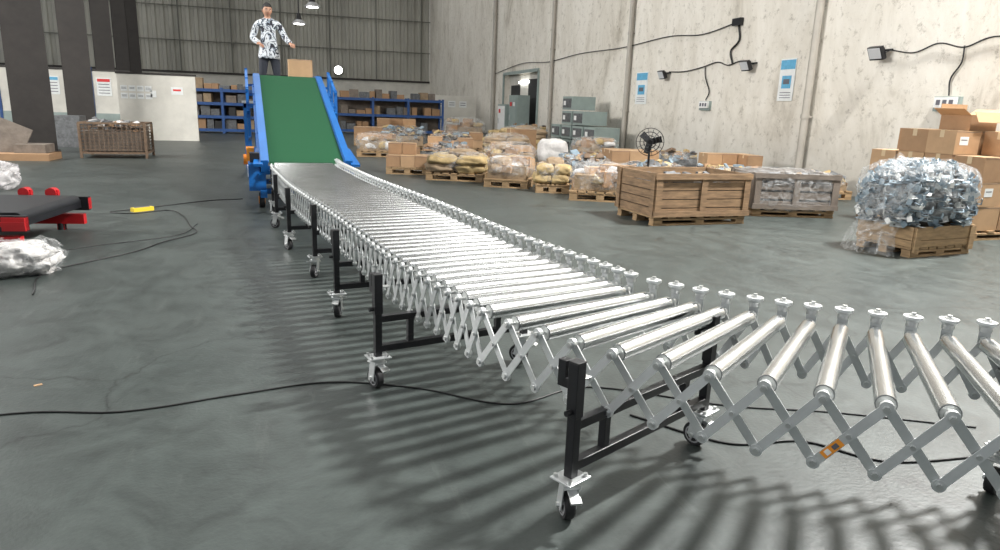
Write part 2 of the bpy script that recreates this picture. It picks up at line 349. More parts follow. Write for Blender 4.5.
for st in S:
    side=fr(st,1,0)-fr(st,0,0)
    b.bar(fr(st,.362,ZR-.03),fr(st,.362,ZR+.058),.034,.004,'zincw',side)
    b.cyl(fr(st,.362,ZR+.035),fr(st,.362,ZR+.052),.019,'zinc',10)
    b.cyl(fr(st,.362,ZR+.052),fr(st,.362,ZR+.062),.019,'zincw',14,r2=.030)
    b.cyl(fr(st,.362,ZR+.062),fr(st,.362,ZR+.070),.030,'zincw',14)
    b.cyl(fr(st,.362,ZR+.070),fr(st,.362,ZR+.076),.017,'zinc',12,r2=.012)
    b.cyl(fr(st,.362,ZR+.076),fr(st,.362,ZR+.082),.008,'zinc',6)
b.obj('guide_caps',parent=conv)
st0,st1=S[-9],S[-8]
b=MB(); side=fr(st0,1,0)-fr(st0,0,0)
p=fr(st0,-(HW+.0075),ZB); q=fr(st1,-(HW+.0075),ZR+.004)
# label sits on the descending bar of this cell
p2=fr(st0,-(HW+.0008),ZR+.004); q2=fr(st1,-(HW+.0008),ZB)
b.bar(p.lerp(q,.14),p.lerp(q,.40),.022,.001,'orange',side); b.bar(p.lerp(q,.18),p.lerp(q,.24),.014,.0024,'white',side); b.bar(p.lerp(q,.28),p.lerp(q,.35),.012,.0024,'ink',side)
b.obj('warning_label',parent=conv)

PZ=.150
def caster(b,x,y,ang,sw):
    R=Matrix.Rotation(ang+sw,3,'Z'); c=Vector((x,y,0)); r=.046
    def P(a,d,z): return c+R@Vector((a,d,0))+Vector((0,0,z))
    b.box((x,y,PZ-.003),(.095,.08,.006),'zincw',ang)
    for a in(-.035,.035):
        for d in(-.028,.028):
            q=c+Matrix.Rotation(ang,3,'Z')@Vector((a,d,0)); b.cyl(q+Vector((0,0,PZ-.01)),q+Vector((0,0,PZ+.01)),.007,'zinc',6)
    b.cyl((x,y,PZ-.022),(x,y,PZ-.006),.030,'zinc',14)
    b.box(P(0,.006,PZ-.027),(.056,.062,.010),'zincw',ang+sw)
    for s_ in(-1,1):
        b.bar(P(s_*.0235,.004,PZ-.028),P(s_*.0235,.020,r-.006),.042,.004,'zincw',R@Vector((1,0,0)))
        b.cyl(P(s_*.022,.020,r),P(s_*.033,.020,r),.009,'zinc',6)
    b.cyl(P(-.010,.020,r),P(.010,.020,r),r,'rubber',28); b.cyl(P(-.016,.020,r),P(-.010,.020,r),r*.93,'rubber',28,r2=r); b.cyl(P(.010,.020,r),P(.016,.020,r),r,'rubber',28,r2=r*.93)
    b.cyl(P(-.0170,.020,r),P(.0170,.020,r),r*.72,'hub',20)
    b.cyl(P(-.0178,.020,r),P(.0178,.020,r),r*.60,'rubber',18)
    b.cyl(P(-.0190,.020,r),P(.0190,.020,r),r*.30,'hub',14)
    for k in range(5):
        t=2*math.pi*k/5; 
        for s_ in(-1,1):
            a0=P(s_*.0182,.020+math.cos(t)*r*.25,r+math.sin(t)*r*.25); a1=P(s_*.0182,.020+math.cos(t)*r*.64,r+math.sin(t)*r*.64)
            b.bar(a0,a1,.008,.003,'hub',R@Vector((1,0,0)))
    b.bar(P(0,-.018,PZ-.034),P(0,-.056,PZ-.046),.030,.004,'zincw'); b.bar(P(0,-.048,PZ-.042),P(0,-.070,PZ-.052),.034,.009,'zinc')
    b.bar(P(-.03,.03,PZ-.03),P(.05,.035,PZ-.035),.02,.005,'zinc')

legs=[(.732,1.675,27,-.55),(.285,2.78,14,.2),(.165,3.83,10,-.4),(.065,4.82,10,2.6),(-.12,5.77,9.5,.4),(-.25,6.83,7,.9),(-.31,7.65,5,0.2),(1.80,.90,56,.4)]
for i,(x,y,an,sw) in enumerate(legs):
    b=MB(); a=math.radians(an); u=Vector((math.cos(a),math.sin(a),0)); w=Vector((-u.y,u.x,0))
    L=Vector((x,y,0)); Wd=.735; Rr=L+u*Wd; up=lambda z:Vector((0,0,z))
    for p,s_ in((L,1),(Rr,-1)):
        b.bar(p+up(PZ),p+up(.44),.030,.030,'black',u)
        b.bar(p+up(.34),p+up(.508),.036,.036,'black',u)
        b.box(p+up(.510),(.038,.038,.005),'rubber',a)
        b.bar(p+w*.045+up(.425),p+w*.045+up(.506),.030,.030,'black',u); b.bar(p+w*.05+up(.44),p+up(.44),.03,.03,'black')
        b.cyl(p-u*s_*.018+up(.36),p-u*s_*.038+up(.36),.009,'black',8)
        b.bar(p+u*s_*.016+up(.455),p+u*s_*.05+up(.455),.03,.006,'zinc')
    b.bar(L+up(.185),Rr+up(.185),.030,.030,'black'); b.bar(L+up(.315),Rr+up(.315),.028,.028,'black')
    for k in(-.22,.22):
        m=(L+Rr)/2+u*k; b.bar(m+up(.185),m+up(.315),.026,.026,'black',u)
    caster(b,L.x,L.y,a,sw); caster(b,Rr.x,Rr.y,a,sw+.5)
    b.obj('leg_frame_%d'%(i+1),parent=conv,bevel=.002 if i<2 else 0)

# ------------------------------------------------------------------ inclined belt conveyor (local: y forward/up)
inc=empty('inclined_belt_conveyor',(.055,8.10,0)); inc.rotation_euler=(0,0,math.radians(3.9))
LEN=3.28; Z0=.52; Z1=1.55
def iz(t): return Z0+(Z1-Z0)*t/LEN
b=MB()
n=24
vs=[]
for i in range(n+1):
    t=LEN*i/n
    for x in(-.41,.41): vs.append((x,t,iz(t)+.012))
for x in(-.41,.41): vs.append((x,LEN+1.1,Z1+.012))
b.add(vs,[(2*i,2*i+1,2*i+3,2*i+2) for i in range(n+1)],'green')
b.bar((0,.0,Z0-.085),(0,LEN,Z1-.085),.80,.01,'green'); b.bar((0,LEN,Z1-.085),(0,LEN+1.1,Z1-.085),.80,.01,'green')
b.cyl((-.4,.0,Z0-.04),(.4,.0,Z0-.04),.05,'green',20); b.cyl((-.4,LEN+1.1,Z1-.04),(.4,LEN+1.1,Z1-.04),.05,'green',20)
b.obj('belt',parent=inc)
b=MB()
for s_ in(-1,1):
    b.bar((s_*.460,-.05,Z0-.05),(s_*.460,LEN+.01,Z1-.05),.17,.08,'blue',(1,0,0)); b.bar((s_*.460,LEN,Z1-.05),(s_*.460,LEN+1.15,Z1-.05),.17,.08,'blue',(1,0,0))
    b.bar((s_*.425,-.03,Z0+.008),(s_*.425,LEN+.0,Z1+.015),.03,.012,'blue')
    b.bar((s_*.50,-.05,Z0-.15),(s_*.50,LEN-.1,Z1-.17),.05,.06,'blue')
    b.bar((s_*.53,-.12,Z0-.02),(s_*.49,.45,Z0+.12),.10,.03,'blue')
    b.bar((s_*.48,-.1,.18),(s_*.48,LEN+1.1,.18),.07,.08,'blue')
    for t in(.0,1.2,2.4,3.1,4.3):
        b.bar((s_*.48,t,.18),(s_*.48,t,min(iz(t),Z1)-.1),.06,.06,'blue',(1,0,0))
    b.bar((s_*.48,.1,.2),(s_*.48,1.2,.66),.05,.04,'blue'); b.bar((s_*.48,1.3,.2),(s_*.48,2.4,1.1),.05,.04,'blue')
    for t in(2.3,2.75,3.2):
        b.bar((s_*.60,t,iz(t)-.30),(s_*.60,t,iz(t)+.12),.035,.04,'blue',(1,0,0)); b.bar((s_*.48,t,iz(t)-.12),(s_*.60,t,iz(t)-.12),.035,.035,'blue')
    b.bar((s_*.60,2.25,iz(2.25)+.09),(s_*.60,3.25,iz(3.25)+.09),.035,.04,'blue'); b.bar((s_*.60,2.25,iz(2.25)-.2),(s_*.60,3.25,iz(3.25)-.2),.035,.04,'blue')
for t in(.2,1.2,2.4,3.1): b.bar((-.48,t,.18),(.48,t,.18),.06,.06,'blue')
b.box((-.57,.15,.36),(.12,.36,.30),'blue'); b.box((-.635,.12,.42),(.01,.2,.12),'white'); b.box((-.56,.15,.57),(.10,.22,.10),'black')
b.box((-.60,.78,.52),(.09,.3,.24),'orange'); b.cyl((-.64,.70,.5),(-.68,.70,.5),.06,'orange',14)
b.obj('frame',parent=inc)
b=MB()
for s_ in(-1,1):
    for t in(.15,2.75,4.1):
        b.cyl((s_*.50-.03,t,.085),(s_*.50+.03,t,.085),.085,'rubber',20); b.cyl((s_*.50-.035,t,.085),(s_*.50+.035,t,.085),.045,'orange',14)
b.obj('wheels',parent=inc)
b=MB(); b.box((0,0,1.15),(1.1,.9,.04),'zinc')
for sx in(-.5,.5):
    for sy in(-.4,.4): b.box((sx,sy,.565),(.06,.06,1.13),'blue')
for sx in(-.5,.5): b.box((sx,0,.5),(.05,.8,.05),'blue'); b.box((sx,0,1.09),(.05,.86,.08),'blue')
for sy in(-.4,.4): b.box((0,sy,1.09),(1.04,.05,.08),'blue'); b.box((0,sy,.3),(1.0,.05,.05),'blue')
for k in range(4): b.box((.1,.58,.22+k*.26),(.5,.22,.03),'zinc')
for sx in(-.16,.36): b.bar((sx,.62,.02),(sx,.50,1.15),.04,.04,'blue',(0,1,0))
b.obj('work_platform',(-.42,13.35,0))
def carton(b,c,d,k='card',rot=0,tape=True,label=False,openf=False):
    R=Matrix.Rotation(rot,3,'Z'); C=Vector(c)
    b.box(c,d,k,rot)
    if tape:
        b.box(C+Vector((0,0,d[2]/2+.0008)),(d[0]+.002,.05,.0015),'tape',rot)
        for s_ in(-1,1): b.box(C+R@Vector((s_*(d[0]/2+.0008),0,d[2]*.35)),(.0015,.05,d[2]*.3),'tape',rot)
    for s_ in(-1,1):
        b.box(C+R@Vector((0,s_*(d[1]/2+.0006),d[2]/2-.012)),(d[0]*.98,.001,.003),'ink',rot)
    if label: b.box(C+R@Vector((-d[0]*.15,-(d[1]/2+.001),.02)),(d[0]*.35,.001,d[2]*.35),'paper',rot); b.box(C+R@Vector((-d[0]*.15,-(d[1]/2+.0018),.03)),(d[0]*.25,.001,d[2]*.04),'ink',rot)
b=MB(); carton(b,(0,0,.14),(.37,.3,.28),'card2',label=False); b.obj('cardboard_box',(.02,12.05,Z1+.016),rz=.06)

# ------------------------------------------------------------------ man
def build_man(loc,scale):
    man=empty('man',loc)
    V=[];E=[];Rd=[]
    def add(p,r,par=None):
        V.append(p); Rd.append(r if isinstance(r,tuple) else (r,r))
        if par is not None: E.append((par,len(V)-1))
        return len(V)-1
    pel=add((0,0,.93),(.165,.120))
    sp1=add((0,.0,1.10),(.155,.12),pel); ch=add((0,0,1.27),(.170,.125),sp1); nb=add((0,.0,1.40),(.125,.095),ch); nk=add((0,-.012,1.485),(.058,.058),nb); add((0,-.03,1.57),(.054,.056),nk)
    WR=((-1,(-.285,.02,1.13),(-.17,-.22,1.04)),(1,(.30,-.06,1.15),(.38,-.29,1.05)))
    for s_,el,wr in WR:
        sh=add((s_*.185,0,1.385),(.072,.075),nb); up=add(((s_*.185+el[0])/2,el[1]/2,(1.385+el[2])/2),.066,sh); e_=add(el,.056,up); fo=add(tuple((Vector(el)*.45+Vector(wr)*.55)),.052,e_); add(wr,.043,fo)
    for s_ in(-1,1):
        hp=add((s_*.095,0,.82),(.10,.10),pel); th=add((s_*.115,-.01,.64),.088,hp); kn=add((s_*.13,-.015,.47),.068,th); cf=add((s_*.14,.01,.28),.062,kn); an=add((s_*.15,.02,.09),.048,cf); add((s_*.17,-.13,.045),(.045,.038),an)
    me=bpy.data.meshes.new('body'); me.from_pydata(V,E,[]); o=bpy.data.objects.new('body_tmp',me); col.objects.link(o)
    sk=o.modifiers.new('s','SKIN'); sk.use_smooth_shade=True
    for i,v in enumerate(me.skin_vertices[0].data): v.radius=Rd[i]; v.use_root=(i==0)
    ss=o.modifiers.new('ss','SUBSURF'); ss.levels=2; ss.render_levels=2
    dg=bpy.context.evaluated_depsgraph_get(); dg.update(); me2=bpy.data.meshes.new_from_object(o.evaluated_get(dg)); bpy.data.objects.remove(o)
    me2.name='body'; me2.materials.clear()
    for k in('skin','camo','trouser','rubber'): me2.materials.append(M[k])
    for p in me2.polygons:
        c=p.center; p.use_smooth=True
        if c.z>1.475: p.material_index=0
        elif c.z<.085: p.material_index=3
        elif c.z<.80 and abs(c.x)<.3 : p.material_index=2
        else: p.material_index=1
    body=bpy.data.objects.new('body',me2); col.objects.link(body); body.parent=man
    b=MB()
    nn=28; rings=[(.98,.160,.122),(.90,.182,.140),(.83,.192,.146),(.775,.196,.150),(.775,.186,.140),(.84,.170,.128)]
    vs=[(math.cos(2*math.pi*i/nn)*rx*(1+.02*math.sin(5*2*math.pi*i/nn)),math.sin(2*math.pi*i/nn)*ry*(1+.03*math.sin(4*2*math.pi*i/nn)),z) for z,rx,ry in rings for i in range(nn)]
    b.add(vs,[(j*nn+i,j*nn+(i+1)%nn,(j+1)*nn+(i+1)%nn,(j+1)*nn+i) for j in range(len(rings)-1) for i in range(nn)],'camo',True)
    ring=[(math.cos(t)*.070,-.012+math.sin(t)*.070,1.478+.018*math.sin(t)) for t in [2*math.pi*i/16 for i in range(16)]]
    b.tube(ring,.018,'camo',8,close=True)
    for s_,el,wr in WR:
        d=(Vector(wr)-Vector(el)).normalized(); w=Vector(wr); b.tube([w-d*.05,w+d*.012,w+d*.014],[.046,.046,.03],'camo',14)
    b.obj('jacket_trim',parent=man)
    b=MB(); hc=Vector((.0,-.040,1.625)); Rh=Matrix.Rotation(math.radians(14),3,'Z')@Matrix.Rotation(math.radians(10),3,'X')
    vs=[];nu,nv=40,32
    g=lambda dx,dz,sx,sz: math.exp(-(dx*dx/sx+dz*dz/sz))
    for j in range(nv+1):
        ph=math.pi*j/nv; z=math.cos(ph)
        for i in range(nu):
            th=2*math.pi*i/nu; x=math.sin(ph)*math.cos(th); y=math.sin(ph)*math.sin(th)
            X=x*.083; Y=y*.100; Z=z*.122
            if z<0: X*=1-.20*(-z)**1.5; Y*=1-.12*(-z)
            if y<0:
                Y-=.024*g(x,z+.16,.012,.02)+.012*g(x,z-.02,.008,.03)
                for ex in(-.38,.38): Y+=.012*g(x-ex,z-.06,.03,.015); Y-=.004*g(x-ex,z+.25,.05,.05)
                Y-=.006*g(x,z+.45,.06,.01); Y+=.003*g(x,z+.60,.05,.006); Y-=.012*g(x,z+.82,.07,.03)
                Y-=.005*g(x,z-.28,.2,.01)
            vs.append(hc+Rh@Vector((X,Y,Z)))
    b.add(vs,[(j*nu+i,(j+1)*nu+i,(j+1)*nu+(i+1)%nu,j*nu+(i+1)%nu) for j in range(nv) for i in range(nu)],'skin',True)
    H=lambda x,y,z: hc+Rh@Vector((x,y,z))
    for ex in(-.030,.030):
        b.ell(H(ex,-.081,.008),(.013,.008,.007),'eye'); b.ell(H(ex,-.087,.008),(.006,.004,.006),'hair')
        b.tube([H(ex-.018,-.088,.026),H(ex,-.094,.031),H(ex+.018,-.088,.027)],.0045,'hair',6)
        b.ell(H(math.copysign(.083,ex),.006,-.006),(.010,.018,.030),'skin')
    b.tube([H(-.022,-.090,-.055),H(0,-.098,-.053),H(.022,-.090,-.055)],[.003,.006,.003],'lip',8)
    vs=[];nj=20
    for j in range(nj+1):
        for i in range(nu):
            th=2*math.pi*i/nu; sy=math.sin(th)
            lim=.34*math.pi if sy<-.55 else (.34+.26*min(1,(sy+.55)/.5))*math.pi
            ph=lim*j/nj; x=math.sin(ph)*math.cos(th); y=math.sin(ph)*sy; z=math.cos(ph)
            k=1.10+.05*noise.noise(Vector((x,y,z))*6)
            if j==nj: k=.97
            vs.append(H(x*.083*k,y*.100*k+.002,z*.122*(k+.01)))
    b.add(vs,[(j*nu+i,(j+1)*nu+i,(j+1)*nu+(i+1)%nu,j*nu+(i+1)%nu) for j in range(nj) for i in range(nu)],'hair',True); b.obj('head',parent=man)
    for nm,wr,dirv in(('hand_right',WR[0][2],Vector((.50,-.65,-.40))),('hand_left',WR[1][2],Vector((.40,-.78,-.40)))):
        b=MB(); d=dirv.normalized(); w=Vector(wr); L=nm=='hand_left'
        sd=d.cross(Vector((0,0,1))).normalized()*(1 if L else -1); nrm=d.cross(sd).normalized()
        if nrm.z>0: nrm=-nrm
        prof=[(-.03,.027,.024),(.01,.028,.020),(.04,.038,.018),(.075,.042,.016),(.092,.040,.012)]; npn=14
        vs=[w+d*a+sd*math.cos(2*math.pi*i/npn)*rx+nrm*math.sin(2*math.pi*i/npn)*ry for a,rx,ry in prof for i in range(npn)]
        b.add(vs,[(j*npn+i,j*npn+(i+1)%npn,(j+1)*npn+(i+1)%npn,(j+1)*npn+i) for j in range(4) for i in range(npn)]+[tuple(4*npn+i for i in range(npn))],'skin',True)
        for o_,l in ((-.031,.068),(-.0105,.080),(.0105,.075),(.031,.058)):
            r0=w+d*.085+sd*o_; p1=r0+d*l*.42+nrm*.004+sd*o_*.12; p2=p1+(d*.8+nrm*.5).normalized()*l*.32; p3=p2+(d*.5+nrm*.8).normalized()*l*.24
            b.tube([r0-d*.02,r0,p1,p2,p3,p3+(p3-p2)*.08],[.0095,.0098,.009,.0082,.007,.003],'skin',8)
        t0=w+d*.028-sd*.030; t1=t0+(d*.6-sd*.8).normalized()*.036; t2=t1+(d*.95-sd*.2+nrm*.3).normalized()*.030
        b.tube([t0+sd*.014,t0,t1,t2,t2+(t2-t1)*.1],[.013,.0135,.011,.009,.004],'skin',8)
        b.obj(nm,parent=man)
    man.scale=(scale,)*3
    return man
build_man((-.49,13.15,1.171),.94)

# ------------------------------------------------------------------ storage goods
def pallet(b,w,d,h=.13,k='wood',z=0):
    for i in range(7): b.box((-w/2+.05+i*(w-.1)/6,0,z+h-.01),(.1,d,.02),k)
    for y in(-d/2+.05,0,d/2-.05): b.box((0,y,z+h-.035),(w,.09,.02),k); 
    for y in(-d/2+.05,0,d/2-.05):
        for x in(-w/2+.06,0,w/2-.06): b.box((x,y,z+h/2-.01),(.11,.09,h-.05),k)
        b.box((0,y,z+.01),(w,.09,.02),k)
def load(name,x,y,rot,w,d,h,kind,seed):
    random.seed(seed); b=MB(); pallet(b,w,d)
    if kind=='sacks':
        nl=max(1,int(h/.13)); 
        for l in range(nl):
            for i in range(2):
                for j in range(2):
                    b.blob((-w/4+i*w/2+random.uniform(-.03,.03),-d/4+j*d/2+random.uniform(-.03,.03),.13+.075+l*.13),(w*.55,d*.54,.18),random.choice(['sack','sack','sackb','sack']),seed+l*5+i*3+j,.2,1.8,3,7,random.uniform(-.15,.15))
        b.blob((random.uniform(-.1,.1),0,.13+nl*.13+.05),(w*.5,d*.5,.14),'sackb',seed,.25,2,3,7)
        b.blob((0,0,.13+h*.5),(w*1.02,d*1.02,h*1.05),'plastic',seed,.12,3,4,8,open_bottom=True)
    elif kind=='boxes':
        nz=max(1,int(h/.2)); 
        for l in range(nz):
            for i in range(3):
                for j in range(2):
                    if l==nz-1 and random.random()<.4: continue
                    carton(b,(-w/3+i*w/3,-d/4+j*d/2,.13+.1+l*.2),(w/3-.01,d/2-.01,.195),random.choice(['card','card2']),random.uniform(-.03,.03))
    elif kind=='wrapped':
        for k in range(26):
            bx=(random.uniform(.18,.38),random.uniform(.15,.3),random.uniform(.10,.22))
            z=random.uniform(.13+bx[2]/2,max(.14+bx[2]/2,.13+h-bx[2]/2))
            k_=random.choice(['card','card2','sack','sackb','sackw'])
            p=(random.uniform(-w/2+.17,w/2-.17),random.uniform(-d/2+.13,d/2-.13),z)
            if k_[0]=='s': b.blob(p,bx,k_,seed+k,.2,2,3,5,random.uniform(-.5,.5))
            else: carton(b,p,bx,k_,random.uniform(-.5,.5),tape=False)
        b.box((0,0,.13+h*.30),(w*.86,d*.86,h*.6),'sackb')
        b.blob((0,0,.13+h*.5),(w*1.03,d*1.03,h*1.1),'plastic',seed,.14,2.5,3.5,12,open_bottom=True)
    elif kind=='parts':
        b.box((0,0,.13+h*.25),(w*.85,d*.85,h*.5),'sackb' if seed%2 else 'greypart')
        for k in range(110):
            r=random.random(); z=.14+h*random.uniform(.3,.95)*(1-.2*r)
            b.box((random.uniform(-w/2+.1,w/2-.1),random.uniform(-d/2+.1,d/2-.1),z),(random.uniform(.06,.24),random.uniform(.03,.14),random.uniform(.02,.08)),random.choice(['greypart','steelpart','card','sack','rust']),mtx=Matrix.Rotation(random.uniform(-.7,.7),3,'X')@Matrix.Rotation(random.uniform(0,3),3,'Z'))
        b.blob((0,0,.13+h*.45),(w*1.0,d*1.0,h*.95),'plastic',seed,.12,2.5,3.5,10,open_bottom=True)
    elif kind=='bag':
        b.blob((0,0,.13+h*.5),(w*1.0,d*.98,h),'sackw',seed,.12,1.8,3.5,12)
    return b.obj(name,(x,y,0),rz=rot)
LOADS=[('pallet_of_cartons',1.85,12.35,-.25,.75,.6,.55,'boxes',1),
('pallet_of_sacks',2.55,11.4,-.4,.95,.8,.34,'sacks',3),
('wrapped_pallet',3.20,10.45,-.5,.7,.8,.34,'wrapped',5),
('pallet_of_sacks',3.62,9.70,-.3,.5,.55,.30,'sacks',8),
('wrapped_pallet',4.05,8.85,-.45,.85,.75,.36,'wrapped',6),
('pallet_of_parts',2.75,13.4,-.2,.9,.8,.40,'parts',2),
('wrapped_pallet',3.75,12.3,-.2,.9,.8,.44,'wrapped',4),
('pallet_of_cartons',3.2,15.2,-.2,1.0,.8,.6,'boxes',9),
('pallet_of_parts',4.6,10.9,-.3,.9,.8,.38,'parts',10),
('wrapped_bag_pallet',4.9,13.2,-.2,.6,.6,.50,'bag',11),
('pallet_of_parts',5.3,9.7,-.3,1.0,.7,.36,'parts',12),
('pallet_of_cartons',5.9,11.6,-.2,1.0,.8,.42,'boxes',13),
('pallet_of_parts',6.5,9.5,-.2,1.1,.7,.30,'parts',14),
('pallet_of_parts',7.7,9.0,-.1,1.0,.7,.25,'parts',15),
('pallet_of_sacks',4.6,15.5,-.2,1.0,.8,.5,'sacks',16),
('wrapped_pallet',6.3,14.3,-.2,1.0,.8,.5,'wrapped',17),
('pallet_of_parts',7.4,12.8,-.2,1.0,.8,.36,'parts',18),
('pallet_of_cartons',4.2,18.5,-.1,1.1,.8,.6,'boxes',19),
('pallet_of_sacks',5.8,18,-.1,1.1,.8,.6,'sacks',20),
('pallet_of_parts',2.7,19.0,-.1,1.2,.8,.5,'parts',21),
('pallet_of_cartons',3.1,23.5,-.1,1.3,.9,.7,'boxes',22),
('wrapped_pallet',5.2,22.5,-.1,1.3,.9,.7,'wrapped',23),
('pallet_of_parts',7.3,22,-.1,1.3,.9,.6,'parts',24),
('wrapped_pallet',1.75,16.5,-.1,1.0,.8,.4,'wrapped',25),
('pallet_of_cartons',2.0,20.8,-.1,1.0,.8,.4,'boxes',26),
('pallet_of_sacks',6.1,20.2,-.1,1.2,.8,.4,'sacks',27),
('pallet_of_parts',3.6,17.0,-.1,1.0,.8,.5,'parts',28),
('pallet_of_cartons',7.5,10.9,-.1,.9,.7,.42,'boxes',29)]
for L_ in LOADS: load(*L_)
for (x,y,z,w,d,h,k,r) in((2.05,14.2,0,.5,.4,.35,'card',.2),(4.05,14.0,0,.45,.4,.5,'card2',-.2),(3.55,13.4,0,.4,.35,.3,'card',.1),(5.35,16.7,0,.6,.5,.7,'card',.1)):
    b=MB(); carton(b,(0,0,h/2),(w,d,h),k); b.obj('floor_carton',(x,y,z),rz=r)

def crate(name,loc,rz,w,d,h,k,slatgap=.004,rows=4,fill=None,film=False):
    b=MB(); pallet(b,w-.02,d-.02,.1,'wood')
    z0=.1
    sh=(h-z0)/rows
    for r in range(rows):
        z=z0+sh*(r+.5)
        for s_ in(-1,1):
            b.box((0,s_*(d/2-.01),z),(w,.018,sh-slatgap),k); b.box((s_*(w/2-.01),0,z),(.018,d-.04,sh-slatgap),k)
    for s_ in(-1,1):
        for x in(-w/2+.04,0,w/2-.04): b.box((x,s_*(d/2+.008),(z0+h)/2),(.075,.02,h-z0),k)
        for y in(-d/2+.04,d/2-.04): b.box((s_*(w/2+.008),y,(z0+h)/2),(.02,.075,h-z0),k)
        b.box((0,s_*(d/2+.02),h-.035),(w+.03,.015,.06),k)
        b.box((0,s_*(d/2+.02),z0+.03),(w+.03,.015,.06),k)
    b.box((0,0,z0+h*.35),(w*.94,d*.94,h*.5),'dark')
    if fill:
        random.seed(3)
        for i in range(60):
            b.box((random.uniform(-w/2+.12,w/2-.12),random.uniform(-d/2+.1,d/2-.1),h-.10+random.uniform(-.04,.05)),(random.uniform(.06,.2),.05,.03),random.choice([fill,'greypart','sackb']),mtx=Matrix.Rotation(random.uniform(-.6,.6),3,'X')@Matrix.Rotation(random.uniform(0,3),3,'Z'))
    if film: b.blob((0,0,h*.56),(w*1.06,d*1.08,h*.98),'plastic',4,.04,3,6,10,open_bottom=True)
    return b.obj(name,loc,rz)
crate('wooden_crate',(4.25,7.05,0),.05,1.22,.84,.575,'crate',.010,5,fill='greypart')
crate('pallet_collar_crate',(5.95,7.45,0),-.25,1.05,.8,.54,'greywood',.03,4,fill='greypart',film=True)

hp=empty('wrapped_bracket_pallet',(5.66,5.12,0)); hp.rotation_euler=(0,0,.12)
b=MB(); w,d=.82,.58
pallet(b,w,d,.09)
for z in(.125,.19,.25):
    for s_ in(-1,1): b.box((0,s_*d/2,z),(w,.02,.060),'wood'); b.box((s_*w/2,0,z),(.02,d,.060),'wood')
for x in(-w/2+.04,w/2-.04): b.box((x,-d/2-.015,.16),(.07,.02,.22),'wood')
b.box((0,0,.17),(w-.03,d-.03,.16),'wood')
b.obj('pallet_base',parent=hp)
b=MB(); random.seed(11)
b.blob((0,.02,.50),(.80,.60,.50),'greypart',3,.06,2,3,10)
for k in range(800):
    th=random.uniform(0,2*math.pi); zz=random.random()
    z=.28+.55*zz; r=1.0 if zz<.45 else math.sqrt(max(0,1-((zz-.45)/.60)**2))
    rr=random.uniform(.82,1.0)*r if random.random()<.8 else random.random()*r
    ex=(abs(math.cos(th))**.6)*math.copysign(1,math.cos(th)); ey=(abs(math.sin(th))**.6)*math.copysign(1,math.sin(th))
    p=Vector((ex*.49*rr-.02,.02+ey*.36*rr,z))
    Rm=Matrix.Rotation(random.uniform(0,6),3,'Z')@Matrix.Rotation(random.uniform(-.8,.8),3,'X')
    k_=random.choice(['steelpart']*7+['zincw','white'])
    b.box(p,(.11,.045,.004),k_,mtx=Rm); b.box(p+Rm@Vector((.055,0,.025)),(.004,.045,.05),k_,mtx=Rm); b.cyl(p+Rm@Vector((-.02,0,.001)),p+Rm@Vector((-.02,0,.004)),.010,'dark',6)
b.obj('steel_brackets',parent=hp)
b=MB(); b.blob((-.02,.02,.57),(1.08,.80,.60),'plastic',5,.07,3,3,20,open_bottom=True,wr=.8,wf=4)
def skirt(u,v):
    th=math.pi*(.80+.38*u); fl=1+.36*v**1.5
    p=Vector((math.cos(th)*.53*fl,math.sin(th)*.38*fl,.62*(1-v)+.01))
    nn=noise.noise_vector(Vector((u*9,v*3,2)))
    p+=Vector((nn.x,nn.y,0))*.06*(.3+v); p.z=max(.006,p.z+nn.z*.03); return p
b.sheet(skirt,30,14,'plastic')
def tuft(u,v):
    p=Vector((-.52+.3*u,-.15+.3*v,.80+.10*math.sin(u*5)*math.cos(v*4))); nn=noise.noise_vector(p*9); return p+nn*.07
b.sheet(tuft,14,14,'plastic')
b.obj('stretch_film',parent=hp)

b=MB(); random.seed(5)
pallet(b,1.7,1.5,.1)
BW,BD,BH=.36,.34,.255
for ix in range(4):
    for iy in range(4):
        hN=4 if ix>0 else [3,4,4,3][iy]
        for iz_ in range(hN):
            carton(b,(-.62+ix*(BW+.02)+random.uniform(-.01,.01),-.55+iy*(BD+.02),.1+BH/2+iz_*(BH+.003)),(BW,BD,BH),random.choice(['card','card','card2']),random.uniform(-.04,.04),label=random.random()<.5)
zt=.1+4*(BH+.003)
o=Vector((-.36,-.12,zt+.085))
for s_ in(-1,1):
    b.box(o+Vector((s_*.2,0,0)),(.006,.36,.17),'card'); b.box(o+Vector((0,s_*.18,0)),(.4,.006,.17),'card')
    b.box(o+Vector((s_*.26,0,.11)),(.16,.36,.005),'card2',mtx=Matrix.Rotation(s_*-.5,3,'Y'))
b.box(o+Vector((0,-.24,.06)),(.4,.005,.12),'card2',mtx=Matrix.Rotation(-.5,3,'X')); b.box(o+Vector((0,.20,.14)),(.4,.005,.12),'card2')
b.box(o+Vector((0,0,-.08)),(.4,.36,.006),'card')
b.obj('cardboard_box_stack',(7.56,6.22,0),rz=.05)

b=MB(); b.cyl((0,0,0),(0,0,.03),.17,'black',24); b.cyl((0,0,.03),(0,0,.80),.016,'black',10); b.cyl((0,.02,.83),(0,.12,.83),.05,'black',14)
c=Vector((0,0,.83))
for r in(.18,.13,.08,.04):
    for yy in(-.05,.04): b.tube([(math.cos(t)*r,yy if r<.17 else 0,.83+math.sin(t)*r) for t in [2*math.pi*i/28 for i in range(28)]],.005,'black',5,close=True)
for k in range(14):
    t=2*math.pi*k/14; b.bar((math.cos(t)*.03,-.05,.83+math.sin(t)*.03),(math.cos(t)*.18,0,.83+math.sin(t)*.18),.005,.005,'black')
for k in range(3):
    t=2*math.pi*k/3+.3; b.box(c+Vector((math.cos(t)*.09,0,math.sin(t)*.09)),(.13,.01,.085),'black',mtx=Matrix.Rotation(-t,3,'Y')@Matrix.Rotation(.4,3,'X'))
b.cyl((0,-.02,.83),(0,.02,.83),.03,'black',12)
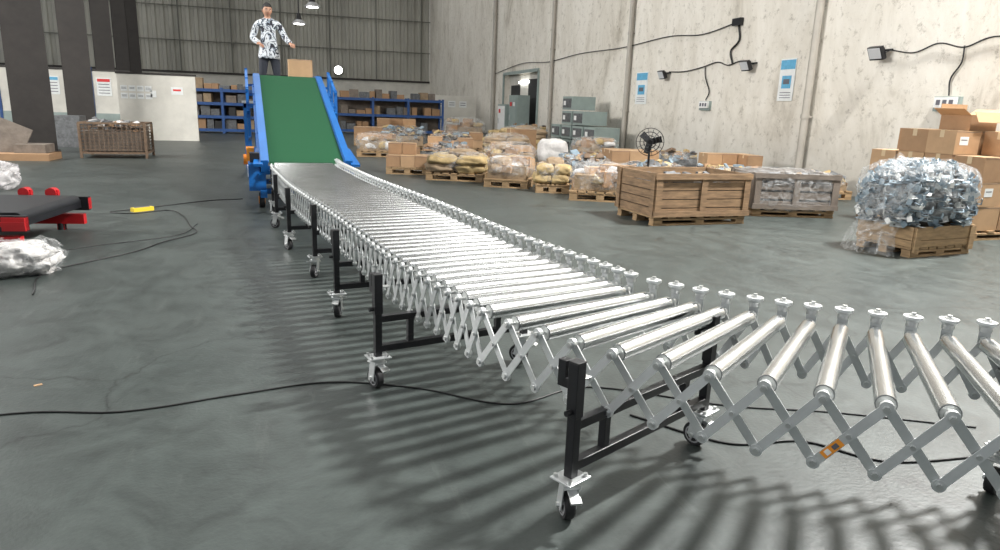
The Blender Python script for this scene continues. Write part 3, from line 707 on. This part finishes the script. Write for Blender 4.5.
b.obj('pedestal_fan',(4.43,8.25,0),rz=-.5)

b=MB(); w,d,h=1.12,.9,.66
for z in(.1,h):
    for s_ in(-1,1): b.bar((-w/2,s_*d/2,z),(w/2,s_*d/2,z),.035,.035,'rust'); b.bar((s_*w/2,-d/2,z),(s_*w/2,d/2,z),.035,.035,'rust')
for sx in(-1,1):
    for sy in(-1,1): b.box((sx*w/2,sy*d/2,h/2),(.045,.045,h),'rust')
b.box((0,0,.1),(w,d,.02),'rust')
for i in range(1,14):
    x=-w/2+i*w/14
    for s_ in(-1,1): b.box((x,s_*d/2,h/2+.05),(.010,.010,h-.1),'rust')
for i in range(1,9):
    z=.1+i*(h-.1)/9
    for s_ in(-1,1): b.box((0,s_*d/2,z),(w,.010,.010),'rust'); b.box((s_*w/2,0,z),(.010,d,.010),'rust')
random.seed(4)
b.box((0,0,.32),(w*.92,d*.9,.38),'greywood')
for k in range(60): b.box((random.uniform(-.45,.45),random.uniform(-.35,.35),random.uniform(.5,.68)),(random.uniform(.1,.25),.08,.05),random.choice(['greywood','card','greypart','sackw']),mtx=Matrix.Rotation(random.uniform(-.7,.7),3,'X')@Matrix.Rotation(random.uniform(0,3),3,'Z'))
b.obj('wire_mesh_cage',(-3.50,15.3,0),rz=.05)

b=MB()
b.box((-1.5,0,.30),(3.0,1.0,.03),'beltblack'); b.cyl((0,-.5,.27),(0,.5,.27),.045,'beltblack',18)
b.box((-.02,0,.24),(.12,1.14,.07),'black')
for s_ in(-1,1):
    b.bar((-3.0,s_*.55,.24),(.10,s_*.55,.24),.05,.12,'black' ); b.bar((-3.0,s_*.585,.24),(.10,s_*.585,.24),.02,.035,'red'); b.box((.02,s_*.56,.24),(.16,.06,.10),'red')
    b.bar((-3.0,s_*.55,.10),(.05,s_*.55,.10),.06,.09,'red')
    for x in(-.15,-1.2,-2.4): b.box((x,s_*.55,.12),(.06,.05,.24),'red'); b.cyl((x,s_*.55,0),(x,s_*.55,.06),.035,'rubber',10)
for x in(-.42,-.2): b.bar((x-.05,.56,.33),(x+.05,.56,.33),.04,.05,'red'); b.cyl((x,.52,.33),(x,.60,.33),.045,'red',14)
for x in(-.6,-1.6): b.box((x,0,.10),(.05,1.1,.05),'black')
b.obj('red_belt_machine',(-2.02,6.35,0),rz=-.12)

b=MB(); b.blob((0,0,.10),(.46,.36,.22),'sackw',3,.26,2.2,2.5,16); b.blob((.0,0,.11),(.52,.40,.23),'plastic',3,.3,3,2.5,14); b.blob((-.25,.1,.07),(.3,.3,.15),'sackw',8,.3,2,2.5,10); b.blob((-.14,-.175,.10),(.10,.03,.05),'redink',8,.2,3,2.5,5)
b.obj('plastic_sack',(-1.86,5.2,0),rz=.2)
b=MB(); b.blob((0,0,.18),(.7,.5,.38),'plasticw',13,.25,2.4,2.5,14); b.obj('plastic_sheet_heap',(-3.78,9.9,0))
b=MB(); b.bar((-.4,0,.03),(-.1,.1,.7),.9,.03,'greywood',(0,1,0)); b.box((.2,0,.06),(.9,.7,.12),'card'); b.box((.3,.1,.2),(.5,.5,.15),'greywood'); b.obj('scrap_boards',(-5.0,14.4,0))
b=MB(); carton(b,(0,0,.15),(.45,.4,.3),'card'); carton(b,(.5,.1,.12),(.4,.4,.24),'card2'); b.box((-.6,0,.35),(.5,.5,.7),'greypart'); b.obj('scrap_cartons',(-4.45,18.0,0))

def rack(name,loc,w,h,levels,seed,d=.7,bays=3):
    random.seed(seed); b=MB()
    for i in range(bays+1):
        x=-w/2+i*w/bays
        for sy in(-d/2,d/2): b.box((x,sy,h/2),(.09,.06,h),'shelfblue')
    for l in range(levels):
        z=.15+l*(h-.2)/(levels-1)
        b.box((0,0,z-.02),(w,d,.03),'greywood')
        for sy in(-d/2,d/2): b.box((0,sy,z-.04),(w,.05,.10),'shelfblue')
        x=-w/2+.15
        while x<w/2-.3:
            ww=random.uniform(.2,.45); hh=random.uniform(.12,.36)
            if random.random()<.92: b.box((x+ww/2,0,z+hh/2+.01),(ww*.9,d*.7,hh),random.choice(['card','greypart','greypart','dark','sackb','greywood']),random.uniform(-.1,.1))
            x+=ww
    b.box((0,d/2+.05,h*.5),(w,.03,h*.96),'greywood')
    b.obj(name,loc)
rack('blue_storage_rack',(3.55,29,0),4.3,1.45,3,1)
rack('blue_storage_rack',(-2.6,26.5,0),2.3,1.55,4,2,bays=2)
b=MB()
for i,(y,n_) in enumerate(((0,3),(.85,4),(1.7,2),(-.85,2))):
    for k in range(n_):
        z=.2+k*.40; b.box((0,y,z),(.7,.75,.37),'machine'); b.box((-.36,y,z),(.02,.6,.25),'greypart'); b.box((-.375,y+.15,z),(.01,.15,.12),'white')
b.obj('machine_cabinet_stack',(7.7,17.9,0))
b=MB(); b.box((0,0,.88),(1.95,.08,1.76),'lowwall'); b.box((0,0,1.78),(2.0,.12,.05),'colsteel')
for i in range(4):
    for j in range(2): b.box((-.82+i*.2,-.045,1.18+j*.2),(.17,.006,.15),'paper'); b.box((-.82+i*.2,-.05,1.2+j*.2),(.12,.004,.012),'ink'); b.box((-.82+i*.2,-.05,1.17+j*.2),(.12,.004,.012),'ink')
b.box((.5,-.045,1.35),(.3,.006,.2),'paper'); b.box((.5,-.05,1.37),(.2,.004,.05),'redink')
b.box((-.1,-.045,1.25),(.14,.006,.18),'paper')
b.obj('notice_partition',(-3.75,21.2,0))
# long white partition with posters at the far left
b=MB(); b.box((0,0,.95),(6.4,.08,1.9),'lowwall'); b.box((0,0,1.92),(6.45,.12,.05),'colsteel'); b.box((0,-.05,.3),(6.4,.02,.6),'machine')
for i,xx in enumerate((-2.6,-1.75,-.9,.1,1.0,1.75,2.45)):
    ww=.55 if i%2 else .42; b.box((xx,-.05,1.42),(ww,.01,.55),'paper'); b.box((xx,-.058,1.62),(ww*.85,.006,.09),'pblue' if i%3 else 'redink')
    for k in range(4): b.box((xx,-.058,1.50-k*.09),(ww*.75,.006,.02),'ink')
for xx in(-3.1,-.45,2.1): b.box((xx,-.03,1.0),(.08,.10,2.0),'shelfblue')
b.obj('poster_partition',(-8.4,25.0,0))
b=MB(); b.box((0,0,.85),(2.8,.1,1.7),'lowwall'); 
for i in range(4): b.box((-.9+i*.55,-.055,1.3),(.36,.006,.3),'paper'); b.box((-.9+i*.55,-.06,1.36),(.26,.004,.03),'ink'); b.box((-.9+i*.55,-.06,1.26),(.26,.004,.03),'ink')
b.obj('notice_wall',(6.9,33.5,0))

for (y,z0,z1,w) in((16.7,1.42,2.23,.62),(11.02,1.5,2.25,.42)):
    b=MB(); h=z1-z0; b.box((0,0,h/2),(.012,w,h),'paper'); b.box((-.008,0,h*.86),(.004,w*.94,h*.22),'pblue'); b.box((-.008,0,h*.45),(.004,w*.6,h*.3),'pblue'); b.box((-.009,0,h*.46),(.005,w*.4,h*.12),'ink')
    for k in range(3): b.box((-.008,0,h*(.08+.06*k)),(.004,w*.7,.012),'ink')
    b.obj('safety_poster',(WX-.01,y,z0))
for (y,z) in((15.4,2.11),(12.1,2.17),(8.85,2.20)):
    b=MB(); Rm=Matrix.Rotation(math.radians(-25),3,'Y')
    b.box((-.16,0,0),(.06,.26,.2),'black',mtx=Rm); b.box((-.195,0,-.01),(.01,.22,.16),'glass',mtx=Rm)
    for k in range(5): b.box((-.11,-.1+k*.05,0),(.04,.006,.16),'black',mtx=Rm)
    b.bar((-.14,-.14,0),(-.01,-.14,.05),.02,.006,'black'); b.bar((-.14,.14,0),(-.01,.14,.05),.02,.006,'black'); b.box((-.01,0,.05),(.015,.3,.03),'black')
    b.obj('wall_floodlight',(WX-.005,y,z))
for (y,z) in((13.6,1.42),(7.6,1.48)):
    b=MB(); b.box((-.04,0,0),(.08,.34,.14),'white'); b.box((-.02,0,-.02),(.05,.4,.2),'machine')
    for k in range(3): b.box((-.083,-.1+k*.1,0),(.008,.06,.07),'ink')
    b.obj('wall_switch_box',(WX-.005,y,z))
def wall_cable(name,pts,r=.013):
    b=MB(); b.tube(spline([(WX-.03,y,z) for y,z in pts],8),r,'cable',6); b.obj(name)
wall_cable('wall_cable',[(15.3,2.18),(14.6,2.16),(13.9,2.22),(13.3,2.3),(12.9,2.22),(12.5,2.28),(12.15,2.26)])
wall_cable('wall_cable',[(13.6,1.52),(13.5,1.7),(13.7,2.0),(13.75,2.22)])
wall_cable('wall_cable',[(31,2.7),(27,2.95),(24,2.85),(21,2.95),(18,2.92),(15.5,3.0),(14,2.92),(12.7,3.05)])
wall_cable('wall_cable',[(12.7,3.05),(12.6,2.7),(12.85,2.5),(12.75,2.25)],.02)
wall_cable('wall_cable',[(8.75,2.25),(8.3,2.18),(7.9,2.28),(7.5,2.2),(7.1,2.3),(6.4,2.24),(5.5,2.3),(3,2.3)],.011)
wall_cable('wall_cable',[(7.6,1.57),(7.62,1.8),(7.5,2.0),(7.5,2.22)],.011)
b=MB(); b.box((-.04,0,0),(.08,.28,.14),'black'); b.obj('cable_splice_box',(WX-.005,12.7,3.05))
def floor_cable(name,pts,r=.006):
    b=MB(); b.tube(spline([(x,y,r) for x,y in pts],10),r,'cable',6); b.obj(name)
floor_cable('floor_power_cable',[(-2.0,2.58),(-1.16,2.80),(-.7,2.74),(-.3,2.82),(.08,2.88),(.45,2.74),(.8,2.5),(1.2,2.6),(1.7,2.3),(2.1,2.15),(2.6,1.9)],.0038)
floor_cable('floor_power_cable',[(1.25,2.3),(1.5,2.0),(1.8,1.95),(2.0,1.75),(2.4,1.7)],.0045)
floor_cable('floor_extension_cable',[(-.72,8.9),(-1.1,8.75),(-1.5,8.35),(-1.75,8.1),(-1.95,7.9),(-1.7,7.8),(-1.4,8.0),(-1.2,7.6),(-1.05,7.0),(-.95,6.6),(-1.15,6.2),(-1.3,5.8),(-1.7,5.2),(-1.6,4.6)],.005)
b=MB(); b.box((0,0,.02),(.22,.07,.04),'yellow'); b.box((0,0,.042),(.16,.03,.006),'ink'); b.obj('yellow_power_strip',(-1.66,8.0,0),rz=.7)
floor_cable('floor_extension_cable',[(-2.35,5.0),(-2.0,5.5),(-1.75,6.0),(-1.1,6.5),(-1.0,7.1)],.0035)
b=MB(); b.box((0,0,.002),(.03,.012,.004),'card2',.5); b.obj('paper_scrap',(-1.10,3.09,0))

for (x,y,z) in((.07,30,4.2),(.55,27,4.5)):
    b=MB(); b.cyl((0,0,.25),(0,0,CH-z-.52),.03,'black',6); b.cyl((0,0,.16),(0,0,.4),.12,'black',16,r2=.06); b.cyl((0,0,0),(0,0,.16),.30,'hub',20,r2=.12); b.cyl((0,0,-.02),(0,0,.0),.2,'lamp',20); b.obj('pendant_lamp',(x,y,z))
b=MB(); b.cyl((0,0,0),(0,-.12,0),.3,'black',20); b.cyl((0,-.12,0),(0,-.16,0),.26,'lamp',20); b.obj('wall_lamp',(2.5,FY-.1,3.25))

# ------------------------------------------------------------------ lights
def area(name,loc,target,sx,sy,e,c=(1,1,1)):
    l=bpy.data.lights.new(name,'AREA'); l.shape='RECTANGLE'; l.size=sx; l.size_y=sy; l.energy=e; l.color=c
    o=bpy.data.objects.new(name,l); col.objects.link(o); o.location=loc
    o.rotation_euler=(Vector(target)-Vector(loc)).to_track_quat('-Z','Y').to_euler(); return o
area('window_daylight',(7.6,4.6,7.7),(.8,2.6,0),.45,1.0,2500,(1,.99,.97))
area('wall_wash_light',(-12,12,6.5),(8.6,16,2.5),6,4,2300,(1,.98,.95))  # added wash from the left to brighten the right wall
w=bpy.data.worlds.new('world'); SC.world=w; w.use_nodes=True
bg=w.node_tree.nodes['Background']; bg.inputs[0].default_value=(.92,.96,1,1); bg.inputs[1].default_value=.55
# ------------------------------------------------------------------ camera
cam=bpy.data.cameras.new('camera'); co=bpy.data.objects.new('camera',cam); col.objects.link(co); SC.camera=co
cam.sensor_width=36; cam.lens=680/1000*36; cam.clip_end=200
pitch=math.atan(167/680); roll=math.radians(2.0); yaw=math.radians(16.4)
R=Matrix.Rotation(-yaw,3,'Z')@Matrix.Rotation(math.pi/2-pitch,3,'X')@Matrix.Rotation(roll,3,'Z')
co.matrix_world=Matrix.Translation((0,0,1.2))@R.to_4x4()
SC.view_settings.view_transform='Standard'
